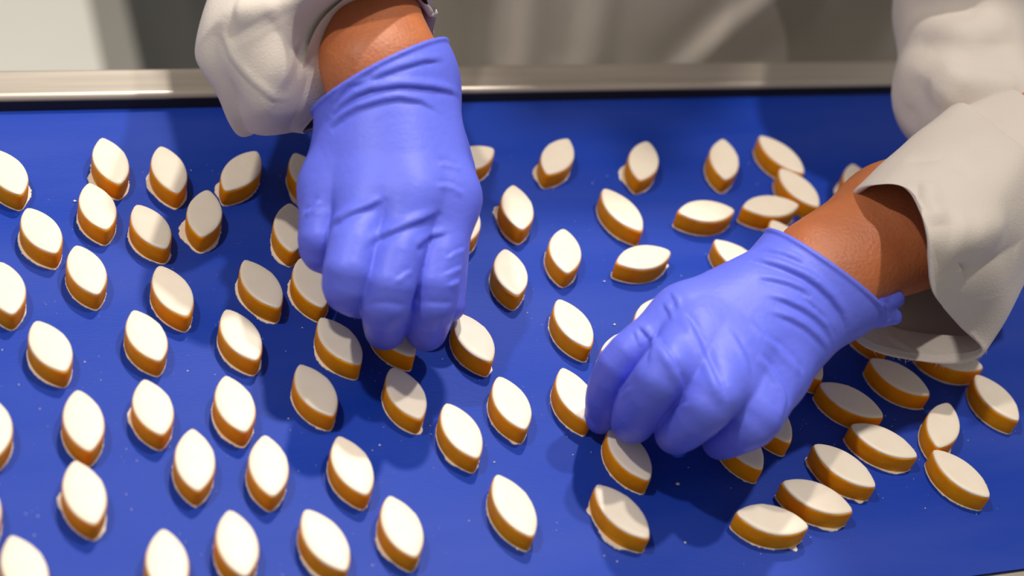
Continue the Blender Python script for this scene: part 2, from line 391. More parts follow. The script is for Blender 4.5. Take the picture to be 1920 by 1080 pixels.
HAND_A = {'fingers': {'index': [[-0.06038, 0.04136, 0.106, 0.016], [-0.05882, -0.01633, 0.084, 0.0155], [-0.07353, -0.06069, 0.066, 0.0124], [-0.07106, -0.05742, 0.045, 0.0116], [-0.0659, -0.04783, 0.024, 0.0106]], 'middle': [[-0.0734, 0.03679, 0.11, 0.016], [-0.07917, -0.01985, 0.089, 0.015], [-0.09801, -0.06461, 0.072, 0.0122], [-0.09366, -0.05835, 0.048, 0.0114], [-0.08709, -0.04652, 0.025, 0.0103]], 'ring': [[-0.08624, 0.03337, 0.108, 0.016], [-0.09744, -0.01371, 0.086, 0.0145], [-0.11609, -0.05573, 0.074, 0.0118], [-0.10794, -0.04535, 0.052, 0.0112], [-0.09815, -0.03493, 0.036, 0.01]], 'little': [[-0.09503, 0.0347, 0.102, 0.016], [-0.11257, 0.00077, 0.078, 0.0135], [-0.12167, -0.02669, 0.068, 0.0108], [-0.11258, -0.01537, 0.048, 0.01], [-0.09896, -0.0067, 0.034, 0.009]]}, 'thumb': [[-0.05247, 0.04631, 0.086, 0.015], [-0.0414, 0.0257, 0.06, 0.014], [-0.04705, -0.0067, 0.038, 0.012], [-0.04907, -0.02991, 0.022, 0.009]], 'wrist': [[[-0.09102, 0.04925, 0.112, 0.0195], [-0.08782, 0.10787, 0.114, 0.0205], [-0.08698, 0.18127, 0.12, 0.025], [-0.08083, 0.27214, 0.138, 0.03]], [[-0.06822, 0.05649, 0.112, 0.019], [-0.07638, 0.10794, 0.114, 0.019], [-0.0689, 0.18199, 0.12, 0.025], [-0.06489, 0.27356, 0.138, 0.03]]], 'fill': [], 'cuff_p': [-0.07731, 0.0464, 0.11333], 'cuff_n': [0.4097, -0.7741, -0.48261], 'flare': 0.0008, 'folds': [(-0.0024, 0.00149, [[-0.12059, -0.03547, 0.08482], [-0.11678, -0.03542, 0.09039], [-0.11085, -0.03519, 0.09395], [-0.10393, -0.03422, 0.09573], [-0.0962, -0.03174, 0.09813]]), (0.0017999999999999997, 0.002533, [[-0.11904, -0.02871, 0.08104], [-0.11653, -0.03224, 0.09012], [-0.11085, -0.03271, 0.09435], [-0.10413, -0.03226, 0.09664], [-0.09652, -0.03008, 0.09934]]), (-0.0026, 0.00149, [[-0.10692, -0.05179, 0.0883], [-0.10039, -0.04833, 0.08969], [-0.09506, -0.04852, 0.093], [-0.08793, -0.04683, 0.09472], [-0.08056, -0.0438, 0.0945], [-0.06983, -0.03797, 0.09356]]), (0.0019500000000000001, 0.002533, [[-0.10719, -0.04989, 0.08958], [-0.10017, -0.04522, 0.08979], [-0.09502, -0.04587, 0.09355], [-0.08802, -0.04451, 0.09562], [-0.08091, -0.04205, 0.09597], [-0.07046, -0.03681, 0.09562]]), (-0.0015400000000000001, 0.00136, [[-0.08519, -0.05658, 0.08874], [-0.08075, -0.05203, 0.08818], [-0.07515, -0.04644, 0.08589], [-0.06636, -0.0456, 0.08839]]), (0.001155, 0.0023120000000000003, [[-0.08552, -0.05498, 0.08998], [-0.08126, -0.05081, 0.08982], [-0.07573, -0.04535, 0.08768], [-0.06658, -0.04372, 0.08941]]), (-0.0011, 0.0011200000000000001, [[-0.07056, -0.02662, 0.10478], [-0.06448, -0.02511, 0.10313], [-0.06038, -0.02563, 0.10203], [-0.05595, -0.02833, 0.09912]]), (0.0008250000000000001, 0.001904, [[-0.07121, -0.02867, 0.10395], [-0.06516, -0.0272, 0.10232], [-0.06101, -0.02762, 0.10113], [-0.05651, -0.03015, 0.09805]]), (-0.0011, 0.0010500000000000002, [[-0.12945, -0.01596, 0.07864], [-0.12637, -0.01704, 0.08295], [-0.12275, -0.01422, 0.0874]]), (0.0008250000000000001, 0.001785, [[-0.1293, -0.01868, 0.0791], [-0.126, -0.01908, 0.08277], [-0.12228, -0.01597, 0.08693]]), (-0.00198, 0.0014299999999999998, [[-0.11292, 0.01627, 0.10752], [-0.10838, 0.0174, 0.1141], [-0.1017, 0.01748, 0.12048], [-0.09547, 0.01714, 0.12392], [-0.08902, 0.01651, 0.12561], [-0.08143, 0.01672, 0.12661], [-0.07375, 0.01694, 0.12594], [-0.06439, 0.01811, 0.12381], [-0.05426, 0.02093, 0.11927], [-0.04407, 0.02766, 0.10975]]), (0.00198, 0.002431, [[-0.11289, 0.01826, 0.10851], [-0.10842, 0.01916, 0.11528], [-0.10178, 0.01914, 0.12174], [-0.09556, 0.01877, 0.1252], [-0.0891, 0.01817, 0.12688], [-0.0815, 0.01838, 0.12787], [-0.07382, 0.01862, 0.12721], [-0.06446, 0.0198, 0.12508], [-0.05431, 0.02267, 0.12053], [-0.0444, 0.02881, 0.11155]]), (-0.0018700000000000001, 0.00149, [[-0.11427, 0.01143, 0.10399], [-0.11126, 0.01218, 0.10794], [-0.10756, 0.0127, 0.11207], [-0.10224, 0.01244, 0.11645], [-0.09679, 0.01174, 0.11922], [-0.08982, 0.01168, 0.12174], [-0.0823, 0.01169, 0.12288], [-0.07124, 0.01089, 0.12129], [-0.06183, 0.00827, 0.11657]]), (0.0013089999999999998, 0.002533, [[-0.11398, 0.0134, 0.10497], [-0.11102, 0.01401, 0.10905], [-0.10735, 0.01441, 0.11327], [-0.10205, 0.0141, 0.11771], [-0.0966, 0.01338, 0.12048], [-0.08963, 0.01333, 0.123], [-0.08209, 0.01338, 0.12411], [-0.07096, 0.01275, 0.1224], [-0.06143, 0.01038, 0.11747]]), (-0.0015400000000000001, 0.00136, [[-0.09587, 0.02049, 0.12641], [-0.08868, 0.02185, 0.12975], [-0.08083, 0.02373, 0.1317], [-0.06735, 0.02826, 0.13213], [-0.05518, 0.03352, 0.12877]]), (0.0012320000000000002, 0.0023120000000000003, [[-0.0957, 0.0221, 0.12771], [-0.08848, 0.02353, 0.131], [-0.08058, 0.02552, 0.13286], [-0.06704, 0.03021, 0.13319], [-0.0547, 0.03585, 0.12956]]), (-0.0014299999999999998, 0.00124, [[-0.11177, 0.02054, 0.11156], [-0.10793, 0.02191, 0.11794], [-0.10379, 0.02258, 0.12289], [-0.09583, 0.02089, 0.12673]]), (0.0011439999999999998, 0.002108, [[-0.11222, 0.02237, 0.11203], [-0.10846, 0.02353, 0.11859], [-0.10435, 0.02409, 0.12363], [-0.09641, 0.02232, 0.12754]]), (-0.001, 0.0017, [[-0.08912, -0.07333, 0.07094], [-0.0834, -0.06897, 0.06737], [-0.08028, -0.07073, 0.06929], [-0.07425, -0.07229, 0.07003], [-0.06689, -0.07087, 0.06829]]), (-0.001, 0.0017, [[-0.11014, -0.0701, 0.06867], [-0.10641, -0.07353, 0.0737], [-0.1027, -0.07517, 0.07508], [-0.09833, -0.07604, 0.07525], [-0.092, -0.07549, 0.07235]]), (-0.00099, 0.00099, [[-0.0987, -0.06939, 0.08398], [-0.09391, -0.06668, 0.08543], [-0.08872, -0.06355, 0.08541]]), (0.0007424999999999999, 0.001683, [[-0.09834, -0.07045, 0.08328], [-0.09353, -0.06771, 0.08469], [-0.08822, -0.06433, 0.0844]]), (-0.00099, 0.00093, [[-0.07174, -0.06275, 0.07981], [-0.06632, -0.06022, 0.08008], [-0.0607, -0.05654, 0.07851]]), (0.0007424999999999999, 0.001581, [[-0.07166, -0.06389, 0.07917], [-0.06617, -0.06122, 0.07929], [-0.06035, -0.05714, 0.07729]]), (-0.00088, 0.00087, [[-0.0707, -0.06694, 0.07683], [-0.0664, -0.06493, 0.07661], [-0.06269, -0.06231, 0.07511]]), (0.00066, 0.0014789999999999998, [[-0.07048, -0.06777, 0.07587], [-0.06619, -0.06581, 0.07569], [-0.06229, -0.0628, 0.07377]]), (-0.00088, 0.00087, [[-0.06957, -0.05596, 0.08355], [-0.06466, -0.05293, 0.08447], [-0.05755, -0.04829, 0.0823]]), (0.00066, 0.0014789999999999998, [[-0.06948, -0.05711, 0.0829], [-0.06453, -0.05398, 0.08372], [-0.05725, -0.04899, 0.08118]]), (-0.00088, 0.0010500000000000002, [[-0.06748, -0.01484, 0.10803], [-0.06024, -0.01428, 0.10622], [-0.05466, -0.01539, 0.1039]]), (0.00066, 0.001785, [[-0.06791, -0.01685, 0.10746], [-0.06069, -0.01632, 0.10566], [-0.0552, -0.01762, 0.10351]])], 'label': 'periwinkle blue disposable glove on the left, fingers pinching down', 'skin_folds': [], 'box': [[-0.157, -0.1, -0.013], [-0.006, 0.309, 0.173]], 'elbow': [-0.073, 0.27, 0.14], 'shoulder': [0.02, 0.41, 0.46], 'upper_sleeve': [[-0.073, 0.28, 0.145, 0.046], [-0.04, 0.34, 0.28, 0.054], [0.03, 0.37, 0.45, 0.062]]}
HAND_B = {'fingers': {'index': [[0.10702, -0.07559, 0.08, 0.015], [0.04475, -0.093, 0.072, 0.013], [0.0113, -0.10626, 0.06, 0.0102], [0.0085, -0.10689, 0.037, 0.0098], [0.01265, -0.10337, 0.018, 0.0088]], 'middle': [[0.11178, -0.08171, 0.082, 0.016], [0.04727, -0.10494, 0.072, 0.014], [0.01861, -0.13088, 0.076, 0.0126], [0.0159, -0.12782, 0.05, 0.0122], [0.02138, -0.11874, 0.026, 0.011]], 'ring': [[0.11747, -0.08767, 0.08, 0.016], [0.05831, -0.12164, 0.072, 0.014], [0.03754, -0.14755, 0.074, 0.0126], [0.03348, -0.1434, 0.052, 0.0116], [0.03872, -0.13151, 0.03, 0.0106]], 'little': [[0.12589, -0.09445, 0.074, 0.015], [0.08238, -0.12956, 0.064, 0.0135], [0.06178, -0.15402, 0.064, 0.0115], [0.05893, -0.14714, 0.046, 0.0108], [0.06156, -0.13717, 0.028, 0.0096]]}, 'thumb': [[0.10549, -0.06904, 0.06, 0.015], [0.05673, -0.07963, 0.038, 0.014], [0.02676, -0.09664, 0.028, 0.011], [0.01324, -0.1039, 0.012, 0.008]], 'wrist': [[[0.12487, -0.06462, 0.08, 0.018], [0.18011, -0.03916, 0.084, 0.02], [0.23449, -0.01819, 0.092, 0.021], [0.27911, 0.00208, 0.092, 0.022]], [[0.13802, -0.08537, 0.076, 0.018], [0.19175, -0.06019, 0.082, 0.02], [0.24002, -0.03651, 0.092, 0.021], [0.28236, -0.008, 0.092, 0.022]]], 'fill': [[[0.06453, -0.12477, 0.071, 0.013], [0.05842, -0.14119, 0.068, 0.012]], [[0.04932, -0.11479, 0.073, 0.013], [0.03683, -0.13201, 0.073, 0.0115]]], 'cuff_p': [0.1222, -0.07314, 0.08267], 'cuff_n': [-0.60459, -0.42515, -0.67359], 'flare': 0.0008, 'folds': [(-0.0009, 0.0013, [[0.06523, -0.11622, 0.09164], [0.07346, -0.12703, 0.08762], [0.08377, -0.13778, 0.07957]]), (0.000675, 0.00221, [[0.06335, -0.11737, 0.09155], [0.07152, -0.12822, 0.08761], [0.08179, -0.13897, 0.07959]]), (-0.0009, 0.0013, [[0.09354, -0.10727, 0.09604], [0.10379, -0.11511, 0.09069], [0.11337, -0.12148, 0.07995]]), (0.000675, 0.00221, [[0.09477, -0.10606, 0.09654], [0.10493, -0.11403, 0.09132], [0.11441, -0.12051, 0.08072]]), (-0.0008, 0.0013, [[0.05327, -0.12157, 0.09109], [0.05636, -0.13313, 0.08856], [0.05726, -0.14264, 0.08415]]), (0.0006000000000000001, 0.00221, [[0.05141, -0.1222, 0.09084], [0.05429, -0.134, 0.08861], [0.05496, -0.14377, 0.08455]]), (-0.00242, 0.00161, [[0.03552, -0.10591, 0.08897], [0.03569, -0.11739, 0.09012], [0.03704, -0.13364, 0.08744], [0.03672, -0.14826, 0.08722], [0.03886, -0.15694, 0.08169]]), (0.001815, 0.0027370000000000003, [[0.03331, -0.10603, 0.08783], [0.03294, -0.11826, 0.08985], [0.03467, -0.13401, 0.08663], [0.03436, -0.14864, 0.08644], [0.03655, -0.15727, 0.08086]]), (-0.00209, 0.00149, [[0.02267, -0.10751, 0.07601], [0.01677, -0.12513, 0.08826], [0.01819, -0.1331, 0.08883], [0.02056, -0.13918, 0.08507], [0.0244, -0.14256, 0.07735]]), (0.0015674999999999999, 0.002533, [[0.02062, -0.1078, 0.07504], [0.01463, -0.12561, 0.08755], [0.01609, -0.13354, 0.08807], [0.01848, -0.13958, 0.08429], [0.02226, -0.14303, 0.07664]]), (-0.0022, 0.00149, [[0.06423, -0.13313, 0.08701], [0.07017, -0.13734, 0.08281], [0.07362, -0.14306, 0.07979], [0.07567, -0.148, 0.07682], [0.07564, -0.15228, 0.0741], [0.07159, -0.15964, 0.06937]]), (0.0016500000000000002, 0.002533, [[0.06111, -0.13434, 0.08717], [0.06709, -0.13847, 0.0829], [0.07043, -0.14429, 0.08003], [0.07207, -0.14969, 0.07764], [0.07196, -0.15404, 0.07505], [0.06756, -0.16178, 0.07087]]), (-0.00121, 0.00136, [[0.07019, -0.12372, 0.08956], [0.07934, -0.12876, 0.08517], [0.08506, -0.13421, 0.08115], [0.08917, -0.1388, 0.07632]]), (0.0009075, 0.0023120000000000003, [[0.06776, -0.12548, 0.08947], [0.07695, -0.13044, 0.085], [0.08263, -0.1359, 0.08101], [0.08658, -0.14064, 0.07638]]), (-0.0022, 0.0014299999999999998, [[0.07563, -0.08007, 0.0946], [0.08164, -0.08586, 0.09808], [0.08949, -0.09265, 0.09988], [0.09753, -0.09872, 0.09951], [0.10379, -0.10399, 0.09774], [0.10979, -0.1092, 0.09445], [0.11526, -0.11401, 0.08926], [0.12093, -0.11838, 0.07894]]), (0.0022, 0.002431, [[0.07853, -0.07658, 0.09388], [0.08393, -0.08318, 0.09818], [0.09144, -0.09043, 0.10045], [0.09928, -0.09676, 0.10034], [0.10539, -0.10222, 0.09877], [0.11126, -0.10759, 0.09564], [0.11659, -0.11255, 0.09062], [0.12186, -0.11735, 0.08082]]), (-0.00165, 0.0013, [[0.07676, -0.1063, 0.09534], [0.08427, -0.10953, 0.09474], [0.09282, -0.11363, 0.09272], [0.09908, -0.11693, 0.09005], [0.10504, -0.12028, 0.08592], [0.11173, -0.12445, 0.07529]]), (0.0012374999999999999, 0.00221, [[0.07815, -0.10455, 0.09599], [0.08561, -0.10785, 0.09547], [0.09408, -0.11206, 0.09356], [0.1003, -0.11542, 0.09096], [0.1062, -0.11885, 0.08692], [0.1125, -0.12344, 0.07681]]), (-0.00132, 0.0013, [[0.07578, -0.11437, 0.09242], [0.08499, -0.11781, 0.09077], [0.09273, -0.12109, 0.08794], [0.09923, -0.12446, 0.0838], [0.10781, -0.12702, 0.07466]]), (0.00099, 0.00221, [[0.0771, -0.1127, 0.09314], [0.08625, -0.11623, 0.09159], [0.09395, -0.11958, 0.08884], [0.1004, -0.12302, 0.08477], [0.10862, -0.12597, 0.07611]]), (-0.00132, 0.00136, [[0.07401, -0.09529, 0.09677], [0.08096, -0.0979, 0.09777], [0.08794, -0.10114, 0.09795], [0.09435, -0.1045, 0.09719], [0.09965, -0.10875, 0.09521]]), (0.00099, 0.0023120000000000003, [[0.07536, -0.09319, 0.09711], [0.08222, -0.09594, 0.09825], [0.08913, -0.09928, 0.09853], [0.09543, -0.10278, 0.09792], [0.10064, -0.10714, 0.09606]]), (-0.00132, 0.00124, [[0.08391, -0.06938, 0.09049], [0.08605, -0.07666, 0.09674], [0.09131, -0.08229, 0.10007], [0.09586, -0.08748, 0.10159], [0.10005, -0.09263, 0.10164]]), (0.00099, 0.002108, [[0.08815, -0.07323, 0.09581], [0.09267, -0.07981, 0.10011], [0.09698, -0.08532, 0.10194], [0.10095, -0.09075, 0.10227]]), (-0.00176, 0.00124, [[0.01625, -0.10019, 0.07474], [0.01846, -0.10721, 0.0746], [0.01274, -0.1216, 0.08337], [0.00761, -0.13024, 0.08166]]), (0.00132, 0.002108, [[0.01781, -0.10051, 0.07568], [0.02021, -0.10725, 0.07523], [0.0136, -0.12284, 0.08537], [0.00883, -0.13095, 0.08305]]), (-0.00099, 0.00099, [[0.03391, -0.08858, 0.08471], [0.03348, -0.0951, 0.08632], [0.03283, -0.1013, 0.08621]]), (0.0007424999999999999, 0.001683, [[0.03478, -0.08982, 0.0859], [0.03458, -0.09599, 0.08715], [0.03378, -0.10237, 0.08725]]), (-0.00099, 0.00099, [[0.02915, -0.09321, 0.08252], [0.02929, -0.09981, 0.08313], [0.02854, -0.10566, 0.08383]]), (0.0007424999999999999, 0.001683, [[0.03007, -0.09437, 0.08365], [0.0304, -0.10068, 0.08394], [0.02923, -0.10709, 0.08528]]), (-0.00088, 0.00093, [[0.01344, -0.10138, 0.0733], [0.01369, -0.10616, 0.0732], [0.01337, -0.11, 0.07142]]), (0.00066, 0.001581, [[0.0146, -0.10219, 0.07406], [0.01504, -0.10668, 0.07363], [0.01485, -0.11033, 0.07163]]), (-0.00099, 0.00099, [[0.00444, -0.12356, 0.05266], [0.00311, -0.12807, 0.06332], [0.00333, -0.13238, 0.07045]]), (0.0007424999999999999, 0.001683, [[0.00329, -0.1272, 0.05506], [0.0027, -0.13064, 0.06441], [0.00351, -0.13408, 0.0705]]), (-0.00099, 0.00099, [[0.02234, -0.14309, 0.0631], [0.02274, -0.14541, 0.06955], [0.0237, -0.14833, 0.07507]]), (0.0007424999999999999, 0.001683, [[0.02187, -0.1456, 0.06419], [0.02264, -0.14742, 0.07001], [0.0238, -0.15007, 0.0752]])], 'label': 'periwinkle blue disposable glove on the right with a twisted cuff knot', 'skin_folds': [], 'knot': [[[0.14084, -0.09633, 0.07, 0.0055], [0.14315, -0.10279, 0.075, 0.0036], [0.14881, -0.10221, 0.077, 0.0056], [0.16123, -0.09613, 0.077, 0.0044]], [[0.1428, -0.1035, 0.075, 0.0034], [0.14902, -0.10476, 0.075, 0.0052], [0.15672, -0.10521, 0.074, 0.004200000000000001]]], 'knot_folds': [(-0.0016, 0.001, [[0.14052, -0.10417, 0.07823], [0.14567, -0.10442, 0.0819], [0.15589, -0.10008, 0.08191]]), (-0.0016, 0.001, [[0.14081, -0.10593, 0.07696], [0.14589, -0.10677, 0.08009], [0.15424, -0.10528, 0.07972]]), (-0.0012, 0.0009, [[0.14342, -0.10795, 0.07576], [0.14656, -0.10934, 0.07772], [0.1517, -0.10952, 0.07782]]), (-0.0012, 0.0009, [[0.14002, -0.10162, 0.07793], [0.1393, -0.10447, 0.07634], [0.14025, -0.10422, 0.07132]])], 'box': [[-0.027, -0.189, -0.023], [0.317, 0.037, 0.127]], 'elbow': [0.281, -0.016, 0.115], 'shoulder': [0.385, 0.4, 0.46], 'upper_sleeve': [[0.2834, 0.00327, 0.092, 0.03], [0.27097, 0.04579, 0.092, 0.033], [0.29995, 0.10674, 0.105, 0.036], [0.29006, 0.12807, 0.18, 0.048], [0.4, 0.37, 0.45, 0.062]]}
SLEEVE_A = {'rings': [[[-0.09473, 0.07607, 0.13], [-0.08126, 0.07458, 0.138], [-0.05993, 0.08732, 0.13], [-0.04662, 0.08551, 0.122], [-0.04137, 0.08781, 0.11], [-0.04268, 0.08756, 0.092], [-0.06597, 0.07979, 0.08], [-0.0829, 0.07489, 0.07], [-0.09571, 0.06628, 0.066], [-0.10784, 0.05083, 0.072], [-0.11793, 0.04489, 0.076], [-0.11163, 0.0475, 0.09], [-0.10845, 0.05361, 0.102], [-0.10928, 0.06004, 0.112], [-0.10398, 0.06845, 0.122]], [[-0.1177, 0.05813, 0.15], [-0.10744, 0.05476, 0.164], [-0.08477, 0.0615, 0.164], [-0.05781, 0.07684, 0.142], [-0.04591, 0.09259, 0.116], [-0.05491, 0.09896, 0.086], [-0.07286, 0.09425, 0.072], [-0.09102, 0.08473, 0.062], [-0.10897, 0.06803, 0.062], [-0.1227, 0.04849, 0.072], [-0.13445, 0.04085, 0.08], [-0.13955, 0.03394, 0.098], [-0.13828, 0.03947, 0.114], [-0.13339, 0.05039, 0.128], [-0.12692, 0.05759, 0.14]], [[-0.13602, 0.08061, 0.145], [-0.11973, 0.076, 0.164], [-0.0897, 0.08557, 0.164], [-0.05816, 0.10688, 0.14], [-0.04775, 0.11847, 0.115], [-0.05822, 0.12498, 0.082], [-0.0818, 0.11551, 0.066], [-0.10341, 0.09872, 0.058], [-0.12025, 0.07953, 0.058], [-0.13441, 0.05604, 0.068], [-0.14359, 0.04797, 0.078], [-0.15003, 0.04794, 0.098], [-0.15703, 0.05374, 0.11], [-0.16085, 0.06422, 0.12], [-0.15286, 0.06763, 0.134]], [[-0.14278, 0.10346, 0.138], [-0.11726, 0.10409, 0.16], [-0.08889, 0.10964, 0.16], [-0.05953, 0.12858, 0.138], [-0.05189, 0.13968, 0.11], [-0.06554, 0.14215, 0.078], [-0.09293, 0.12998, 0.062], [-0.11493, 0.1116, 0.055], [-0.12956, 0.08866, 0.056], [-0.14108, 0.06929, 0.064], [-0.14926, 0.06773, 0.074], [-0.15766, 0.06771, 0.088], [-0.16478, 0.07302, 0.1], [-0.16591, 0.07845, 0.108], [-0.15954, 0.08606, 0.124]], [[-0.11, 0.15417, 0.1653], [-0.09023, 0.15257, 0.17173], [-0.06955, 0.15311, 0.16955], [-0.05154, 0.15571, 0.15916], [-0.03932, 0.15992, 0.14234], [-0.035, 0.165, 0.122], [-0.03932, 0.17008, 0.10166], [-0.05154, 0.17429, 0.08484], [-0.06955, 0.17689, 0.07445], [-0.09023, 0.17743, 0.07227], [-0.11, 0.17583, 0.0787], [-0.12545, 0.17235, 0.09261], [-0.13391, 0.1676, 0.1116], [-0.13391, 0.1624, 0.1324], [-0.12545, 0.15765, 0.15139]], [[-0.1045, 0.21439, 0.17444], [-0.08512, 0.21282, 0.18073], [-0.06486, 0.21335, 0.1786], [-0.04721, 0.2159, 0.16841], [-0.03524, 0.22002, 0.15193], [-0.031, 0.225, 0.132], [-0.03524, 0.22998, 0.11207], [-0.04721, 0.2341, 0.09559], [-0.06486, 0.23665, 0.0854], [-0.08512, 0.23718, 0.08327], [-0.1045, 0.23561, 0.08956], [-0.11964, 0.2322, 0.1032], [-0.12793, 0.22755, 0.12181], [-0.12793, 0.22245, 0.14219], [-0.11964, 0.2178, 0.1608]], [[-0.098, 0.27461, 0.18657], [-0.07902, 0.27307, 0.19274], [-0.05917, 0.27359, 0.19065], [-0.04188, 0.27608, 0.18067], [-0.03015, 0.28012, 0.16452], [-0.026, 0.285, 0.145], [-0.03015, 0.28988, 0.12548], [-0.04188, 0.29392, 0.10933], [-0.05917, 0.29641, 0.09935], [-0.07902, 0.29693, 0.09726], [-0.098, 0.29539, 0.10343], [-0.11283, 0.29205, 0.11679], [-0.12095, 0.28749, 0.13502], [-0.12095, 0.28251, 0.15498], [-0.11283, 0.27795, 0.17321]]], 'amp': 0.0012, 'folds': [(-0.0011, 0.0018, [[-0.15803, 0.06746, 0.12882], [-0.15927, 0.06353, 0.1217], [-0.15597, 0.0543, 0.11543], [-0.15021, 0.04499, 0.11157], [-0.14399, 0.0377, 0.10875], [-0.13783, 0.03527, 0.1044], [-0.12819, 0.03894, 0.10065]]), (0.0011, 0.0030600000000000002, [[-0.15687, 0.06788, 0.13038], [-0.15804, 0.06342, 0.12354], [-0.15462, 0.05353, 0.11672], [-0.14904, 0.04452, 0.11337], [-0.14318, 0.03815, 0.11035], [-0.13669, 0.03583, 0.10499], [-0.12654, 0.04029, 0.10179]]), (-0.0022, 0.007, [[-0.13997, 0.06025, 0.13886], [-0.13456, 0.05378, 0.13254], [-0.12537, 0.05113, 0.12322], [-0.11642, 0.05359, 0.11337]]), (0.0025, 0.012, [[-0.14497, 0.05884, 0.13309], [-0.14014, 0.05165, 0.12741], [-0.13311, 0.04488, 0.12021], [-0.1246, 0.04502, 0.11088]]), (0.0025, 0.007, [[-0.15373, 0.06711, 0.13308], [-0.14539, 0.0626, 0.1371], [-0.1328, 0.06002, 0.14267]])], 'label': 'rolled off-white left sleeve'}
SLEEVE_B = {'rings': [[[0.15499, -0.04176, 0.104], [0.15421, -0.05585, 0.122], [0.15887, -0.06766, 0.13], [0.15571, -0.08727, 0.134], [0.15423, -0.10359, 0.13], [0.15724, -0.10995, 0.118], [0.16837, -0.11302, 0.098], [0.19835, -0.10838, 0.07], [0.21628, -0.1147, 0.054], [0.20533, -0.1099, 0.042], [0.1836, -0.09972, 0.036], [0.16251, -0.08746, 0.036], [0.15979, -0.06961, 0.042], [0.16305, -0.04375, 0.052], [0.16419, -0.02954, 0.07]], [[0.188, -0.01765, 0.106], [0.19299, -0.02641, 0.122], [0.19055, -0.05165, 0.134], [0.18679, -0.07765, 0.136], [0.18476, -0.09636, 0.132], [0.18792, -0.10503, 0.122], [0.20562, -0.10311, 0.104], [0.21755, -0.10335, 0.086], [0.2316, -0.10059, 0.064], [0.23239, -0.08748, 0.046], [0.21762, -0.07274, 0.036], [0.19873, -0.06312, 0.036], [0.19517, -0.0464, 0.04], [0.19924, -0.01913, 0.05], [0.19431, -0.01124, 0.075]], [[0.23005, 0.00838, 0.106], [0.23201, 0.00155, 0.12], [0.23015, -0.02125, 0.13], [0.23018, -0.03875, 0.134], [0.23503, -0.05358, 0.134], [0.24116, -0.06328, 0.124], [0.24833, -0.07081, 0.108], [0.25695, -0.07073, 0.088], [0.26193, -0.06904, 0.07], [0.26477, -0.05528, 0.052], [0.25313, -0.04015, 0.042], [0.24112, -0.02442, 0.04], [0.23965, -0.00665, 0.044], [0.24419, 0.01602, 0.056], [0.24025, 0.01879, 0.08]], [[0.23449, 0.00817, 0.10478], [0.23632, 0.00188, 0.1178], [0.23459, -0.01933, 0.1271], [0.23463, -0.03566, 0.13082], [0.23917, -0.04955, 0.13082], [0.24484, -0.05869, 0.12152], [0.25146, -0.06581, 0.10664], [0.25944, -0.06576, 0.08804], [0.26407, -0.06416, 0.0713], [0.26677, -0.05123, 0.05456], [0.25599, -0.03707, 0.04526], [0.24485, -0.0224, 0.0434], [0.24354, -0.00583, 0.04712], [0.2478, 0.01525, 0.05828], [0.24406, 0.01781, 0.0806]], [[0.26743, 0.0147, 0.11251], [0.26871, 0.0092, 0.12371], [0.26659, -0.00946, 0.13171], [0.26622, -0.02388, 0.13491], [0.26994, -0.03617, 0.13491], [0.27482, -0.04429, 0.12691], [0.28064, -0.05059, 0.11411], [0.28791, -0.05044, 0.09811], [0.29228, -0.04888, 0.08371], [0.29528, -0.03725, 0.06931], [0.28634, -0.02474, 0.06131], [0.27697, -0.01186, 0.05971], [0.27619, 0.00268, 0.06291], [0.28026, 0.02114, 0.07251], [0.27654, 0.02324, 0.09171]]], 'amp': 0.0012, 'folds': [(-0.003, 0.007, [[0.22911, -0.08665, 0.10646], [0.20136, -0.10421, 0.1068], [0.18272, -0.10984, 0.10679], [0.16598, -0.11086, 0.11482]]), (0.003, 0.009, [[0.21295, -0.08868, 0.12116], [0.18187, -0.10319, 0.12819], [0.16639, -0.1007, 0.1319]]), (-0.0025, 0.005, [[0.1636, -0.06911, 0.13197], [0.15751, -0.08072, 0.13351], [0.15691, -0.09367, 0.13357]]), (0.0025, 0.006, [[0.16786, -0.06862, 0.13303], [0.16066, -0.08527, 0.13441], [0.16076, -0.10042, 0.13186]]), (-0.002, 0.007, [[0.16985, -0.04692, 0.12442], [0.18513, -0.05327, 0.13326], [0.19318, -0.07292, 0.13592]]), (-0.0008, 0.0015, [[0.17502, -0.07664, 0.0362], [0.17639, -0.08801, 0.03515], [0.18556, -0.10073, 0.03629], [0.19427, -0.1049, 0.03804]]), (0.0006400000000000002, 0.0025499999999999997, [[0.17809, -0.0747, 0.03614], [0.17902, -0.08623, 0.03509], [0.18791, -0.09887, 0.03627], [0.19615, -0.10495, 0.03839]])], 'label': 'rolled off-white right sleeve with a frayed hem'}
